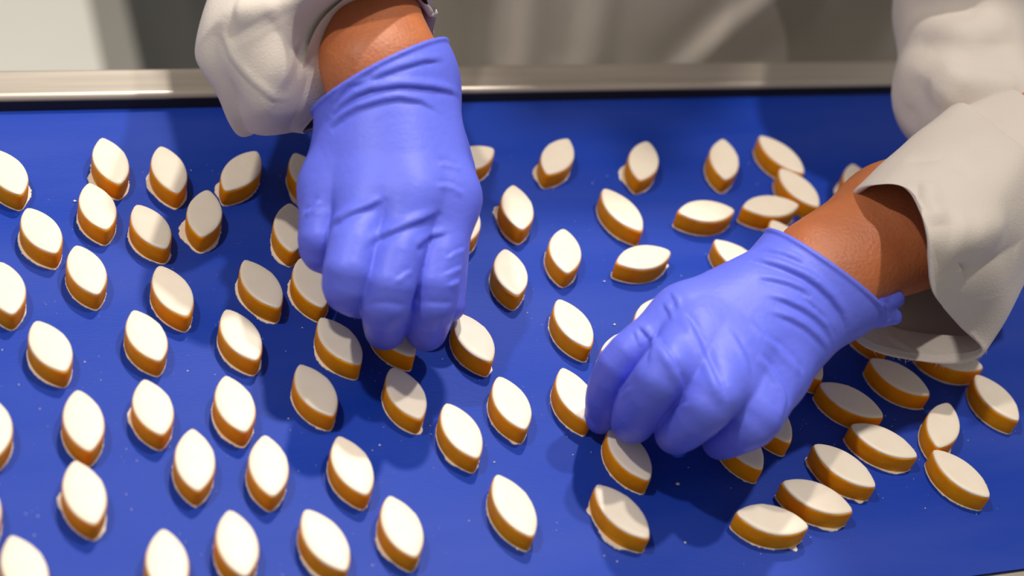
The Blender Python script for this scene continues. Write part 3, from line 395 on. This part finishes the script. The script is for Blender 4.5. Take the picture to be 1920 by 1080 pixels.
COAT_FOLDS = [(0.01, 0.013, [[0.20437, 0.2498, -0.06996], [0.22236, 0.25163, -0.04552], [0.24141, 0.25543, -0.02298], [0.27565, 0.26314, 0.00778], [0.30904, 0.2688, 0.03753]]), (-0.01, 0.012, [[0.19231, 0.25047, -0.07028], [0.21013, 0.25151, -0.04622], [0.22854, 0.25478, -0.02243], [0.26279, 0.26263, 0.00807], [0.29538, 0.26726, 0.03838]]), (0.006, 0.01, [[0.11065, 0.26839, -0.08339], [0.10392, 0.27414, -0.03909], [0.09912, 0.28671, 0.02148], [0.09661, 0.29057, 0.05992]]), (-0.007, 0.009, [[0.09739, 0.27391, -0.08765], [0.09252, 0.2787, -0.04255], [0.08642, 0.29165, 0.0178], [0.08246, 0.29563, 0.05617]]), (0.007, 0.011, [[0.15249, 0.25607, -0.0741], [0.14826, 0.26132, -0.02941], [0.14559, 0.2736, 0.03144], [0.14232, 0.27823, 0.06939]]), (-0.006, 0.009, [[0.07653, 0.28456, -0.09598], [0.07128, 0.28889, -0.05031], [0.06626, 0.30092, 0.01097], [0.06246, 0.30408, 0.05001]]), (-0.006, 0.01, [[0.13464, 0.26045, -0.07734], [0.1308, 0.26551, -0.03256], [0.1286, 0.27755, 0.02839], [0.12568, 0.28207, 0.06638]]), (0.006, 0.009, [[0.23736, 0.02345, 0.09962], [0.24248, 0.02921, 0.11578], [0.24942, 0.02985, 0.1227]]), (-0.006, 0.008, [[0.23512, 0.03752, 0.10916], [0.23207, 0.03436, 0.09255], [0.23481, 0.03867, 0.07502]]), (-0.006, 0.007, [[0.24855, 0.03622, 0.12437], [0.26035, 0.02869, 0.12798], [0.28136, 0.02563, 0.12865]]), (0.005, 0.009, [[0.24632, 0.02743, 0.11905], [0.26025, 0.0187, 0.12402], [0.27671, 0.01548, 0.12635]]), (-0.005, 0.008, [[0.24398, 0.07799, 0.10373], [0.24441, 0.05282, 0.12185], [0.25796, 0.03877, 0.12975], [0.29279, 0.04559, 0.12864]]), (0.005, 0.009, [[0.24949, 0.08951, 0.10447], [0.25648, 0.05546, 0.12949], [0.2893, 0.05201, 0.132]]), (-0.004, 0.008, [[0.25257, 0.10023, 0.10985], [0.26007, 0.07702, 0.13109], [0.27623, 0.0659, 0.13758]])]

# ---------------------------------------------------------------- boxes and profiles
def box_mesh(name, lo, hi, mat, bevel=0.0, seg=2):
    bm = bmesh.new()
    bmesh.ops.create_cube(bm, size=1.0)
    lo = Vector(lo); hi = Vector(hi)
    for v in bm.verts:
        v.co = Vector(((v.co[i]+0.5)*(hi[i]-lo[i])+lo[i]) for i in range(3))
    if bevel:
        bmesh.ops.bevel(bm, geom=bm.edges[:], offset=bevel, segments=seg, affect='EDGES', profile=0.6)
    me = bpy.data.meshes.new(name); bm.to_mesh(me); bm.free()
    me.materials.append(mat)
    return me

def profile_mesh(name, prof, x0, x1, mat):
    """Closed (y, z) profile swept along x, with end caps."""
    n = len(prof)
    V = [(x0, y, z) for y, z in prof]+[(x1, y, z) for y, z in prof]
    F = [(i, (i+1) % n, n+(i+1) % n, n+i) for i in range(n)]
    me = bpy.data.meshes.new(name)
    me.from_pydata(V, [], F+[tuple(range(n))[::-1], tuple(range(n, 2*n))])
    bm = bmesh.new(); bm.from_mesh(me); bmesh.ops.recalc_face_normals(bm, faces=bm.faces[:]); bm.to_mesh(me); bm.free()
    me.materials.append(mat)
    return me

def struct(name, me):
    o = obj(name, me); o['kind'] = 'structure'
    return o

# ---------------------------------------------------------------- the room
FZ = -0.86
struct('floor', box_mesh('floor', (-3.2, -2.5, FZ-0.05), (3.2, 3.6, FZ), M_FLOOR))
struct('wall_back', box_mesh('wall_back', (-3.2, 3.6, FZ-0.05), (3.2, 3.7, 1.9), M_WALL))

mat_root = obj('floor_mat', None); mat_root.location = (0, 0, FZ)
tag(mat_root, 'dark rubber mat with a pale grey border beside the white floor', 'floor mat')
obj('mat_pad', box_mesh('mat_pad', (0.035, 0.35, 0.0), (1.6, 2.6, 0.014), M_MAT, 0.003), mat_root)
V = [(-0.012, 0.33, 0.0), (0.035, 0.35, 0.0), (0.035, 2.6, 0.0), (-0.012, 2.62, 0.0), (0.035, 0.35, 0.0138), (0.035, 2.6, 0.0138)]
me = bpy.data.meshes.new('mat_edge')
me.from_pydata(V, [], [(0, 1, 4), (3, 5, 2), (0, 4, 5, 3), (1, 2, 5, 4), (0, 3, 2, 1)])
me.materials.append(M_MATEDGE)
obj('mat_edge', me, mat_root)

# ---------------------------------------------------------------- the table
YB, YF = 0.1556, -0.2145
X0, X1 = -0.95, 0.95
tab = obj('conveyor_table', None); tab.location = (0, 0, FZ)
tag(tab, 'steel conveyor table with a blue belt under the sweets', 'table')
def tpart(name, me, parent=tab):
    o = obj(name, me, parent)
    if parent is tab:
        o.location = (0, 0, -FZ)
    return o
belt = tpart('belt', profile_mesh('belt', [(YF, 0.0), (YB, 0.0), (YB, -0.004), (YF, -0.004)], X0, X1, M_BELT))
belt['label'] = 'smooth blue plastic belt'
def arc(cy, cz, r, a0, a1, n=6):
    return [(cy+r*math.cos(math.radians(a0+(a1-a0)*i/n)), cz+r*math.sin(math.radians(a0+(a1-a0)*i/n))) for i in range(n+1)]
prof = [(YB+0.0005, -0.03)]+[(YB+0.0005, 0.006)]+arc(YB+0.0037, 0.006, 0.0032, 180, 90)+[(YB+0.022, 0.0092)]+arc(YB+0.022, 0.0062, 0.003, 90, 0)+[(YB+0.025, -0.03)]
r = tpart('rear_rail', profile_mesh('rear_rail', prof, X0, X1, M_STEEL)); r['label'] = 'brushed steel rail behind the belt'
tpart('dark_reflection_strip', profile_mesh('dark_reflection_strip', [(YB-0.0006, 0.0002), (YB-0.0002, 0.0066), (YB+0.0005, 0.0066), (YB+0.0005, 0.0002)], X0, X1, M_BLACK))  # black strip added to paint in the dark reflection on the rail face
tpart('front_gap', profile_mesh('front_gap', [(YF-0.0016, -0.001), (YF, -0.001), (YF, -0.02), (YF-0.0016, -0.02)], X0, X1, M_BLACK))
prof = [(YF-0.0016, -0.03), (YF-0.0016, 0.0), (YF-0.03, 0.0), (YF-0.034, -0.004), (YF-0.034, -0.03)]
tpart('front_rail', profile_mesh('front_rail', prof, X0, X1, M_STEEL))
tpart('frame', box_mesh('frame', (X0+0.02, YF-0.02, -0.10), (X1-0.02, YB+0.015, -0.03), M_DARKSTEEL, 0.003))
for sx in (X0+0.08, X1-0.08):
    for sy in (YF+0.02, YB-0.03):
        tpart('leg', box_mesh('leg', (sx-0.02, sy-0.02, FZ), (sx+0.02, sy+0.02, -0.10), M_DARKSTEEL, 0.003))

# ---------------------------------------------------------------- the almond sweets
LEN, WID, HT = 0.0379, 0.0186, 0.01206
def lens_outline(half_l, half_w, n=22, tip=0.0012):
    """Almond outline: two circular arcs with slightly rounded tips, counter-clockwise."""
    R = (half_l**2+half_w**2)/(2*half_w)
    a = math.asin(half_l/R)
    pts = []
    for i in range(n):
        t = -a+2*a*i/(n-1)
        pts.append((R*math.sin(t), -(R*math.cos(t)-(R-half_w))))
    low = pts
    up_ = [(x, -y) for x, y in reversed(low)]
    out = low[:-1]+up_[:-1]
    o2 = []
    for x, y in out:                       # round the tips a little
        k = max(0.0, abs(x)-(half_l-tip))
        o2.append((x-math.copysign(k*0.55, x), y))
    return np.array(o2)

def stack_mesh(name, rings, mat, cap_low=True, cap_top=True):
    n = len(rings[0]); V = np.concatenate(rings); F = []
    for k in range(len(rings)-1):
        for i in range(n):
            j = (i+1) % n
            F.append((k*n+i, k*n+j, (k+1)*n+j, (k+1)*n+i))
    F = [f for f in F]
    me = bpy.data.meshes.new(name)
    caps = []
    Vl = [tuple(v) for v in V]
    if cap_low:
        c = len(Vl); Vl.append(tuple(rings[0].mean(0)))
        caps += [((i+1) % n, i, c) for i in range(n)]
    if cap_top:
        c = len(Vl); Vl.append(tuple(rings[-1].mean(0)))
        b0 = (len(rings)-1)*n
        caps += [(b0+i, b0+(i+1) % n, c) for i in range(n)]
    me.from_pydata(Vl, [], F+caps)
    me.polygons.foreach_set('use_smooth', np.ones(len(me.polygons), bool))
    me.materials.append(mat)
    return me

def ring(off, z, wob=None, rnd=None):
    o = lens_outline(LEN/2+off*1.25, WID/2+off)
    if wob is not None:
        o = o*(1+wob[:, None])
    zz = np.full((len(o), 1), z) if np.isscalar(z) else np.asarray(z)[:, None]
    return np.concatenate([o, zz], 1)

NR = len(lens_outline(1, 0.5))
WZ = 0.0006
paste_meshes, icing_meshes = [], []
for v in range(5):
    rn = np.random.RandomState(40+v)
    ph = rn.rand(6)*6.28; t = np.linspace(0, 2*np.pi, NR, endpoint=False)
    wob = 0.004*np.sin(2*t+ph[0])+0.003*np.sin(3*t+ph[1])+0.002*np.sin(7*t+ph[2])
    edge = HT-0.0016+0.00018*np.sin(5*t+ph[3])+0.00016*np.sin(11*t+ph[4])+0.00012*rn.randn(NR)
    paste_meshes.append(stack_mesh('paste', [ring(-0.0002, WZ, wob), ring(0.0, WZ+0.0006, wob), ring(0.0001, HT*0.5, wob), ring(0.0001, HT-0.0030, wob), ring(0.0, HT-0.0018, wob), ring(-0.0003, HT-0.0012, wob)], M_PASTE))
    icing_meshes.append(stack_mesh('icing', [ring(-0.00055, edge-0.0003, wob), ring(-0.00022, edge+0.0001, wob), ring(-0.00028, np.maximum(edge+0.0007, HT-0.0010), wob),
        ring(-0.0005, HT-0.0005, wob), ring(-0.0010, HT-0.00018, wob), ring(-0.0022, HT, wob), ring(-0.005, HT+0.00006, wob)], M_ICING))

def wafer_mesh(seed, lobes):
    rn = np.random.RandomState(seed)
    o = lens_outline(LEN/2, WID/2, n=44); n = len(o)
    d = o/np.linalg.norm(o, axis=1)[:, None]
    nrm = np.stack([d[:, 0]*0.35, d[:, 1]], 1); nrm /= np.linalg.norm(nrm, axis=1)[:, None]
    ext = 0.00005+0.00028*np.abs(rn.randn(n))*(0.4+0.6*np.maximum(0, np.sin(np.linspace(0, 2*np.pi, n)*rn.randint(2, 5)+rn.rand()*6)))
    ang = np.arctan2(o[:, 1]/WID, o[:, 0]/LEN)
    for a, wd, e in lobes:
        da = np.abs((ang-math.radians(a)+np.pi) % (2*np.pi)-np.pi)
        ext += e*np.clip(1.4-da/math.radians(wd), 0, 1)*(0.85+0.3*rn.rand(n))
    p = o+nrm*ext[:, None]
    zj = 0.00025*rn.rand(n)
    lo = np.concatenate([p, np.full((n, 1), 0.00002)], 1)
    hi = np.concatenate([p*0.997, (WZ-0.0002+zj)[:, None]], 1)
    inn = np.concatenate([o*0.96, np.full((n, 1), WZ+0.00005)], 1)
    me = stack_mesh('wafer', [lo, hi, inn], M_WAFER)
    me.polygons.foreach_set('use_smooth', np.zeros(len(me.polygons), bool))
    return me

fleck_me = bpy.data.meshes.new('fruit_fleck')
bm = bmesh.new(); bmesh.ops.create_icosphere(bm, subdivisions=1, radius=0.00042); bm.to_mesh(fleck_me); bm.free()
fleck_me.materials.append(M_FRUIT)

GROUP = 'iced almond sweets spread over the belt'
for k, (x, y, ang, sc, lobes, label) in enumerate(SWEETS):
    rn = random.Random(700+k)
    root = obj('almond_sweet', None)
    root.location = (x, y, 0.0); root.rotation_euler = (0, 0, ang); root.scale = (sc, 1.0, 1.0)
    tag(root, label, 'sweet', GROUP)
    p = obj('paste', paste_meshes[rn.randrange(5)], root); p['label'] = 'amber almond paste side'
    i = obj('icing', icing_meshes[rn.randrange(5)], root); i['label'] = 'smooth white icing top'
    w = obj('wafer', wafer_mesh(900+k, lobes), root); w['label'] = 'ragged pale wafer base'
    ol = lens_outline(LEN/2, WID/2)
    for q in range(rn.choice((0, 1, 1, 2, 3))):
        a = ol[rn.randrange(len(ol))]
        f = obj('fruit_fleck', fleck_me, p); f.location = (a[0]*0.985, a[1]*0.985, rn.uniform(0.003, HT-0.003)); f.scale = (1, 0.7, rn.uniform(0.6, 1.1))

# sugar crumbs dusted over the belt
rn = np.random.RandomState(5)
CV, CF = [], []
base = np.array([(1, 0, 0), (-1, 0, 0), (0, 1, 0), (0, -1, 0), (0, 0, 1), (0, 0, -1)], float)
fc = [(0, 2, 4), (2, 1, 4), (1, 3, 4), (3, 0, 4), (2, 0, 5), (1, 2, 5), (3, 1, 5), (0, 3, 5)]
spots = []
for x, y, ang, sc, lobes, label in SWEETS:
    for q in range(7):
        a = rn.rand()*6.28; rr = 0.012+0.014*rn.rand()**0.7
        spots.append((x+math.cos(a)*rr*1.1, y+math.sin(a)*rr, 0.00012+0.00028*rn.rand()**3))
for cx, cy, s in spots+[(a[0], a[1], a[2]) for a in CRUMBS]:
    if not (YF+0.002 < cy < YB-0.002):
        continue
    b0 = len(CV)
    for p in base*(0.6+0.8*rn.rand(6, 1)):
        CV.append((cx+p[0]*s*1.2, cy+p[1]*s, 0.00003+s*0.5+p[2]*s*0.5/1.4))
    CF += [tuple(b0+i for i in f) for f in fc]
me = mesh_from('sugar_crumbs', CV, CF, M_SUGAR, smooth=False)
cr = tag(obj('sugar_crumbs', me), 'fine white sugar crumbs scattered between sweets on the belt', 'crumbs'); cr['kind'] = 'stuff'

# ---------------------------------------------------------------- the worker: one body mesh, clothing as its children
HEAD_SHIFT = np.array([0.05, -0.09, -0.05])

def hand_in_glove(P, H):
    # slim hand inside the glove, then the forearm
    w = wrist_base(P, H)
    pk = None
    for f in H['fingers'].values():
        c = cap(P, f[0][:3], f[1][:3], f[0][3]*0.72, f[1][3]*0.72)
        c = smin(c, chain(P, [q[:3]+[q[3]*0.72] for q in f[1:]], 0.003), 0.004)
        pk = c if pk is None else smin(pk, c, 0.004)
    pk = smin(pk, chain(P, [q[:3]+[q[3]*0.72] for q in H['thumb']], 0.004), 0.006)
    w = smin(w, pk, 0.012)
    return w-creases(P, H['skin_folds'])

def body_fn(P):
    d = np.full(len(P), 1.0)
    for H in (HAND_A, HAND_B):
        lo = np.array(H['box'][0]); hi = np.array(H['box'][1])
        out = norm3(np.maximum(np.maximum(lo-P, P-hi), 0))
        near = np.nonzero(out < 0.02)[0]
        w = out+0.02
        if len(near):
            w[near] = hand_in_glove(P[near], H)
        w = smin(w, chain(P, [q[:3]+[q[3]*0.72] for q in H['upper_sleeve']], 0.02), 0.03)
        d = np.minimum(d, w)
    tor = ellip(P, (0.2, 0.44, 0.20), (0.185, 0.11, 0.34))
    tor = smin(tor, ellip(P, (0.2, 0.45, -0.08), (0.175, 0.115, 0.17)), 0.08)
    tor = smin(tor, cap(P, (0.03, 0.38, 0.46), (0.40, 0.38, 0.46), 0.055, 0.055), 0.08)
    tor = smin(tor, cap(P, (0.22, 0.38, 0.48), (0.25, 0.29, 0.58), 0.056, 0.052), 0.04)
    for sx in (0.11, 0.29):
        tor = smin(tor, cap(P, (sx, 0.46, -0.10), (sx, 0.46, -0.46), 0.085, 0.055), 0.04)
        tor = smin(tor, cap(P, (sx, 0.46, -0.46), (sx, 0.48, FZ+0.10), 0.055, 0.040), 0.02)
        tor = smin(tor, cap(P, (sx, 0.49, FZ+0.06), (sx, 0.37, FZ+0.05), 0.040, 0.032), 0.02)
    body_P = P; P = P-HEAD_SHIFT
    hd = ellip(P, (0.2, 0.33, 0.71), (0.074, 0.092, 0.105))
    hd = smin(hd, ellip(P, (0.2, 0.295, 0.655), (0.052, 0.058, 0.062)), 0.03)
    hd = smin(hd, cap(P, (0.2, 0.240, 0.715), (0.2, 0.222, 0.685), 0.009, 0.013), 0.012)
    hd = smin(hd, cap(P, (0.182, 0.240, 0.645), (0.218, 0.240, 0.645), 0.006, 0.006), 0.006)
    for sx in (-1, 1):
        hd = smax(hd, -ellip(P, (0.2+sx*0.032, 0.226, 0.718), (0.018, 0.014, 0.012)), 0.012)
        hd = smin(hd, ellip(P, (0.2+sx*0.032, 0.248, 0.717), (0.012, 0.012, 0.012)), 0.002)
        hd = smin(hd, ellip(P, (0.2+sx*0.076, 0.345, 0.70), (0.010, 0.020, 0.032)), 0.006)
    P = body_P
    tor = smin(tor, hd, 0.02)
    return smin(d, tor, 0.03)

# the body is meshed in one piece
V, F = surface(body_fn, (-0.20, -0.20, FZ-0.02), (0.55, 0.62, 0.86), 0.0045, 1)
person = obj('person', mesh_from('body', V, F, M_SKIN))
tag(person, 'person in a white coat and blue gloves leaning over the belt', 'person')

def glove(H):
    allp = np.array([q[:3] for f in H['fingers'].values() for q in f]+[q[:3] for q in H['thumb']]+[w[0][:3] for w in H['wrist']]+[w[1][:3] for w in H['wrist']])
    V, F = surface(glove_fn(H), allp.min(0)-0.032, allp.max(0)+0.032, 0.001, 2)
    o = obj('glove', mesh_from('glove', V, F, M_GLOVE), person)
    o['label'] = H['label']
    return o
glove(HAND_A); glove(HAND_B)

# ---- coat: torso and upper sleeves as one mesh, each rolled forearm sleeve a child of it
def coat_fn(P):
    t = ellip(P, (0.2, 0.455, 0.22), (0.225, 0.155, 0.40))
    t = smin(t, ellip(P, (0.25, 0.47, -0.08), (0.275, 0.20, 0.34)), 0.10)
    t = smin(t, cap(P, (0.03, 0.38, 0.46), (0.40, 0.38, 0.46), 0.068, 0.068), 0.08)
    lower = smax(cap(P, (0.2, 0.47, -0.1), (0.2, 0.47, -0.55), 0.20, 0.23), -(P[:, 2]+0.46), 0.01)
    t = smin(t, lower, 0.08)
    for H in (HAND_A, HAND_B):
        t = smin(t, chain(P, H['upper_sleeve'], 0.03), 0.04)
    t = t-creases(P, COAT_FOLDS)
    t = smax(t, -cap(P, (0.23, 0.36, 0.52), (0.26, 0.25, 0.66), 0.062, 0.09), 0.006)
    return t
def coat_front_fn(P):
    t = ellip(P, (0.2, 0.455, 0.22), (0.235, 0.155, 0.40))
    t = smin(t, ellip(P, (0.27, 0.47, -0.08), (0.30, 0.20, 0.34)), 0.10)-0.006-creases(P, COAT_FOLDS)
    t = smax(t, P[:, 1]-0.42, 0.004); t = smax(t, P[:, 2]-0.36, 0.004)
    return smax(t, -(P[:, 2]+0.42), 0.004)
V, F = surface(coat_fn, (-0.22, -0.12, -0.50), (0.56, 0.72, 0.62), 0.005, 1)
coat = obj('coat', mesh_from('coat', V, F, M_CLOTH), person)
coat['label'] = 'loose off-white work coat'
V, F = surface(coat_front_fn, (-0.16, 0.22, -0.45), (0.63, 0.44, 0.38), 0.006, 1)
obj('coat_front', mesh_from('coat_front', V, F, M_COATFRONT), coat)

def catmull(p0, p1, p2, p3, t):
    return 0.5*((2*p1)+(-p0+p2)*t+(2*p0-5*p1+4*p2-p3)*t*t+(-p0+3*p1-3*p2+p3)*t**3)

def loft(rings, nu=280, nv=26, relief=None):
    R = [np.asarray(r) for r in rings]
    up_ = []
    for r in R:
        n = len(r); s = np.linspace(0, n, nu, endpoint=False); i = s.astype(int); t = (s-i)[:, None]
        up_.append(catmull(r[(i-1) % n], r[i % n], r[(i+1) % n], r[(i+2) % n], t))
    rows = []
    for k in range(len(up_)-1):
        a = up_[max(k-1, 0)]; b = up_[k]; c = up_[k+1]; d = up_[min(k+2, len(up_)-1)]
        for j in range(nv):
            rows.append(catmull(a, b, c, d, j/nv))
    rows.append(up_[-1])
    V = np.array(rows); m = len(V)
    # smooth normals for the cloth relief
    du = np.roll(V, -1, 1)-np.roll(V, 1, 1); dv = np.gradient(V, axis=0)
    nn = np.cross(du, dv); nn /= np.maximum(norm3(nn)[..., None], 1e-9)
    if relief is not None:
        V = V+nn*relief(V.reshape(-1, 3)).reshape(m, nu)[..., None]
    idx = np.arange(m*nu).reshape(m, nu)
    F = np.stack([idx[:-1], np.roll(idx[:-1], -1, 1), np.roll(idx[1:], -1, 1), idx[1:]], -1).reshape(-1, 4)
    return V.reshape(-1, 3), F

def cloth_relief(seed, amp=0.0012, folds=()):
    rn = np.random.RandomState(seed)
    K = [(rn.randn(3)*w, rn.rand()*6.28, a) for w, a in ((45, 1.0), (45, 1.0), (70, 0.6), (70, 0.6), (110, 0.35), (130, 0.3))]
    def f(P):
        o = np.zeros(len(P))
        for kv, ph, a in K:
            o += a*np.sin(P@kv+ph)
        return o*amp*0.5+creases(P, folds)
    return f

def sleeve(S, seed):
    rings = [np.asarray(r) for r in S['rings']]
    rim = rings[0]; c = rim.mean(0)
    inner1 = c+(rim-c)*0.965
    c1 = rings[1].mean(0)
    inner2 = c1+(rings[1]-c1)*0.95
    inner2 = inner1*0.55+inner2*0.45
    V, F = loft([inner2, inner1*0.8+inner2*0.2, inner1, rim]+rings[1:], relief=cloth_relief(seed, S['amp'], S['folds']))
    o = obj('sleeve', mesh_from('sleeve', V, F, M_CLOTH), coat)
    o['label'] = S['label']
    return o
sleeve(SLEEVE_A, 3); sleeve(SLEEVE_B, 4)

# loose threads along the frayed lower hem
rim = np.asarray(SLEEVE_B['rings'][0]); rn = np.random.RandomState(9)
HV, HF = [], []
for q in range(150):
    s = 7.3+rn.rand()*4.2; i = int(s); t = s-i; n = len(rim)
    p = catmull(rim[(i-1) % n], rim[i % n], rim[(i+1) % n], rim[(i+2) % n], t)
    p2 = catmull(rim[(i-1) % n], rim[i % n], rim[(i+1) % n], rim[(i+2) % n], t+0.02)
    along = (p2-p)/max(np.linalg.norm(p2-p), 1e-9)
    out = p-np.asarray(SLEEVE_B['rings'][1]).mean(0); out /= np.linalg.norm(out)
    L_ = 0.0015+0.0035*rn.rand()**3
    d = out*(0.6+0.5*rn.rand())+along*rn.randn()*0.6+np.array([0, 0, -0.35])
    side = np.cross(d, (0, 0, 1)); side /= max(np.linalg.norm(side), 1e-9); upv = np.cross(side, d); upv /= max(np.linalg.norm(upv), 1e-9)
    w_ = 0.00022; b0 = len(HV); m_ = p+d*L_*0.5+along*rn.randn()*0.0004
    for cpt, ww in ((p-d*0.0008, w_), (m_, w_*0.8)):
        HV += [tuple(cpt+side*ww), tuple(cpt-side*ww*0.6+upv*ww), tuple(cpt-side*ww*0.6-upv*ww)]
    HV.append(tuple(p+d*L_+along*rn.randn()*0.0008))
    for k in range(3):
        j = (k+1) % 3
        HF += [(b0+k, b0+j, b0+3+j), (b0+k, b0+3+j, b0+3+k), (b0+3+k, b0+3+j, b0+6)]
fr = obj('frayed_threads', mesh_from('frayed_threads', HV, HF, M_CLOTH), coat); fr['kind'] = 'stuff'

# trousers, shoes and hair (out of frame, but part of the same person)
def trousers_fn(P):
    d = None
    for sx in (0.11, 0.29):
        c = cap(P, (sx, 0.46, -0.14), (sx, 0.48, FZ+0.10), 0.098, 0.062)
        d = c if d is None else smin(d, c, 0.03)
    return smax(smax(d, -(P[:, 2]-(FZ+0.07)), 0.004), P[:, 2]+0.16, 0.01)
V, F = surface(trousers_fn, (-0.05, 0.3, FZ), (0.45, 0.62, -0.1), 0.009, 1)
obj('trousers', mesh_from('trousers', V, F, M_TROUSER), person)
for sx in (0.11, 0.29):
    def shoe_fn(P, sx=sx):
        d = cap(P, (sx, 0.50, FZ+0.055), (sx, 0.36, FZ+0.045), 0.050, 0.043)
        d = smin(d, cap(P, (sx, 0.485, FZ+0.06), (sx, 0.485, FZ+0.10), 0.050, 0.048), 0.02)
        return smax(d, -(P[:, 2]-FZ-0.0145), 0.004)
    V, F = surface(shoe_fn, (sx-0.07, 0.28, FZ-0.01), (sx+0.07, 0.58, FZ+0.17), 0.006, 1)
    obj('shoe', mesh_from('shoe', V, F, M_BLACK), person)
def hair_fn(P):
    P = P-HEAD_SHIFT
    d = ellip(P, (0.2, 0.348, 0.735), (0.084, 0.098, 0.102))
    return smax(d, -ellip(P, (0.2, 0.25, 0.655), (0.075, 0.10, 0.105)), 0.01)
V, F = surface(hair_fn, (0.14, 0.12, 0.55), (0.36, 0.38, 0.82), 0.005, 1)
obj('hair', mesh_from('hair', V, F, M_HAIR), person)
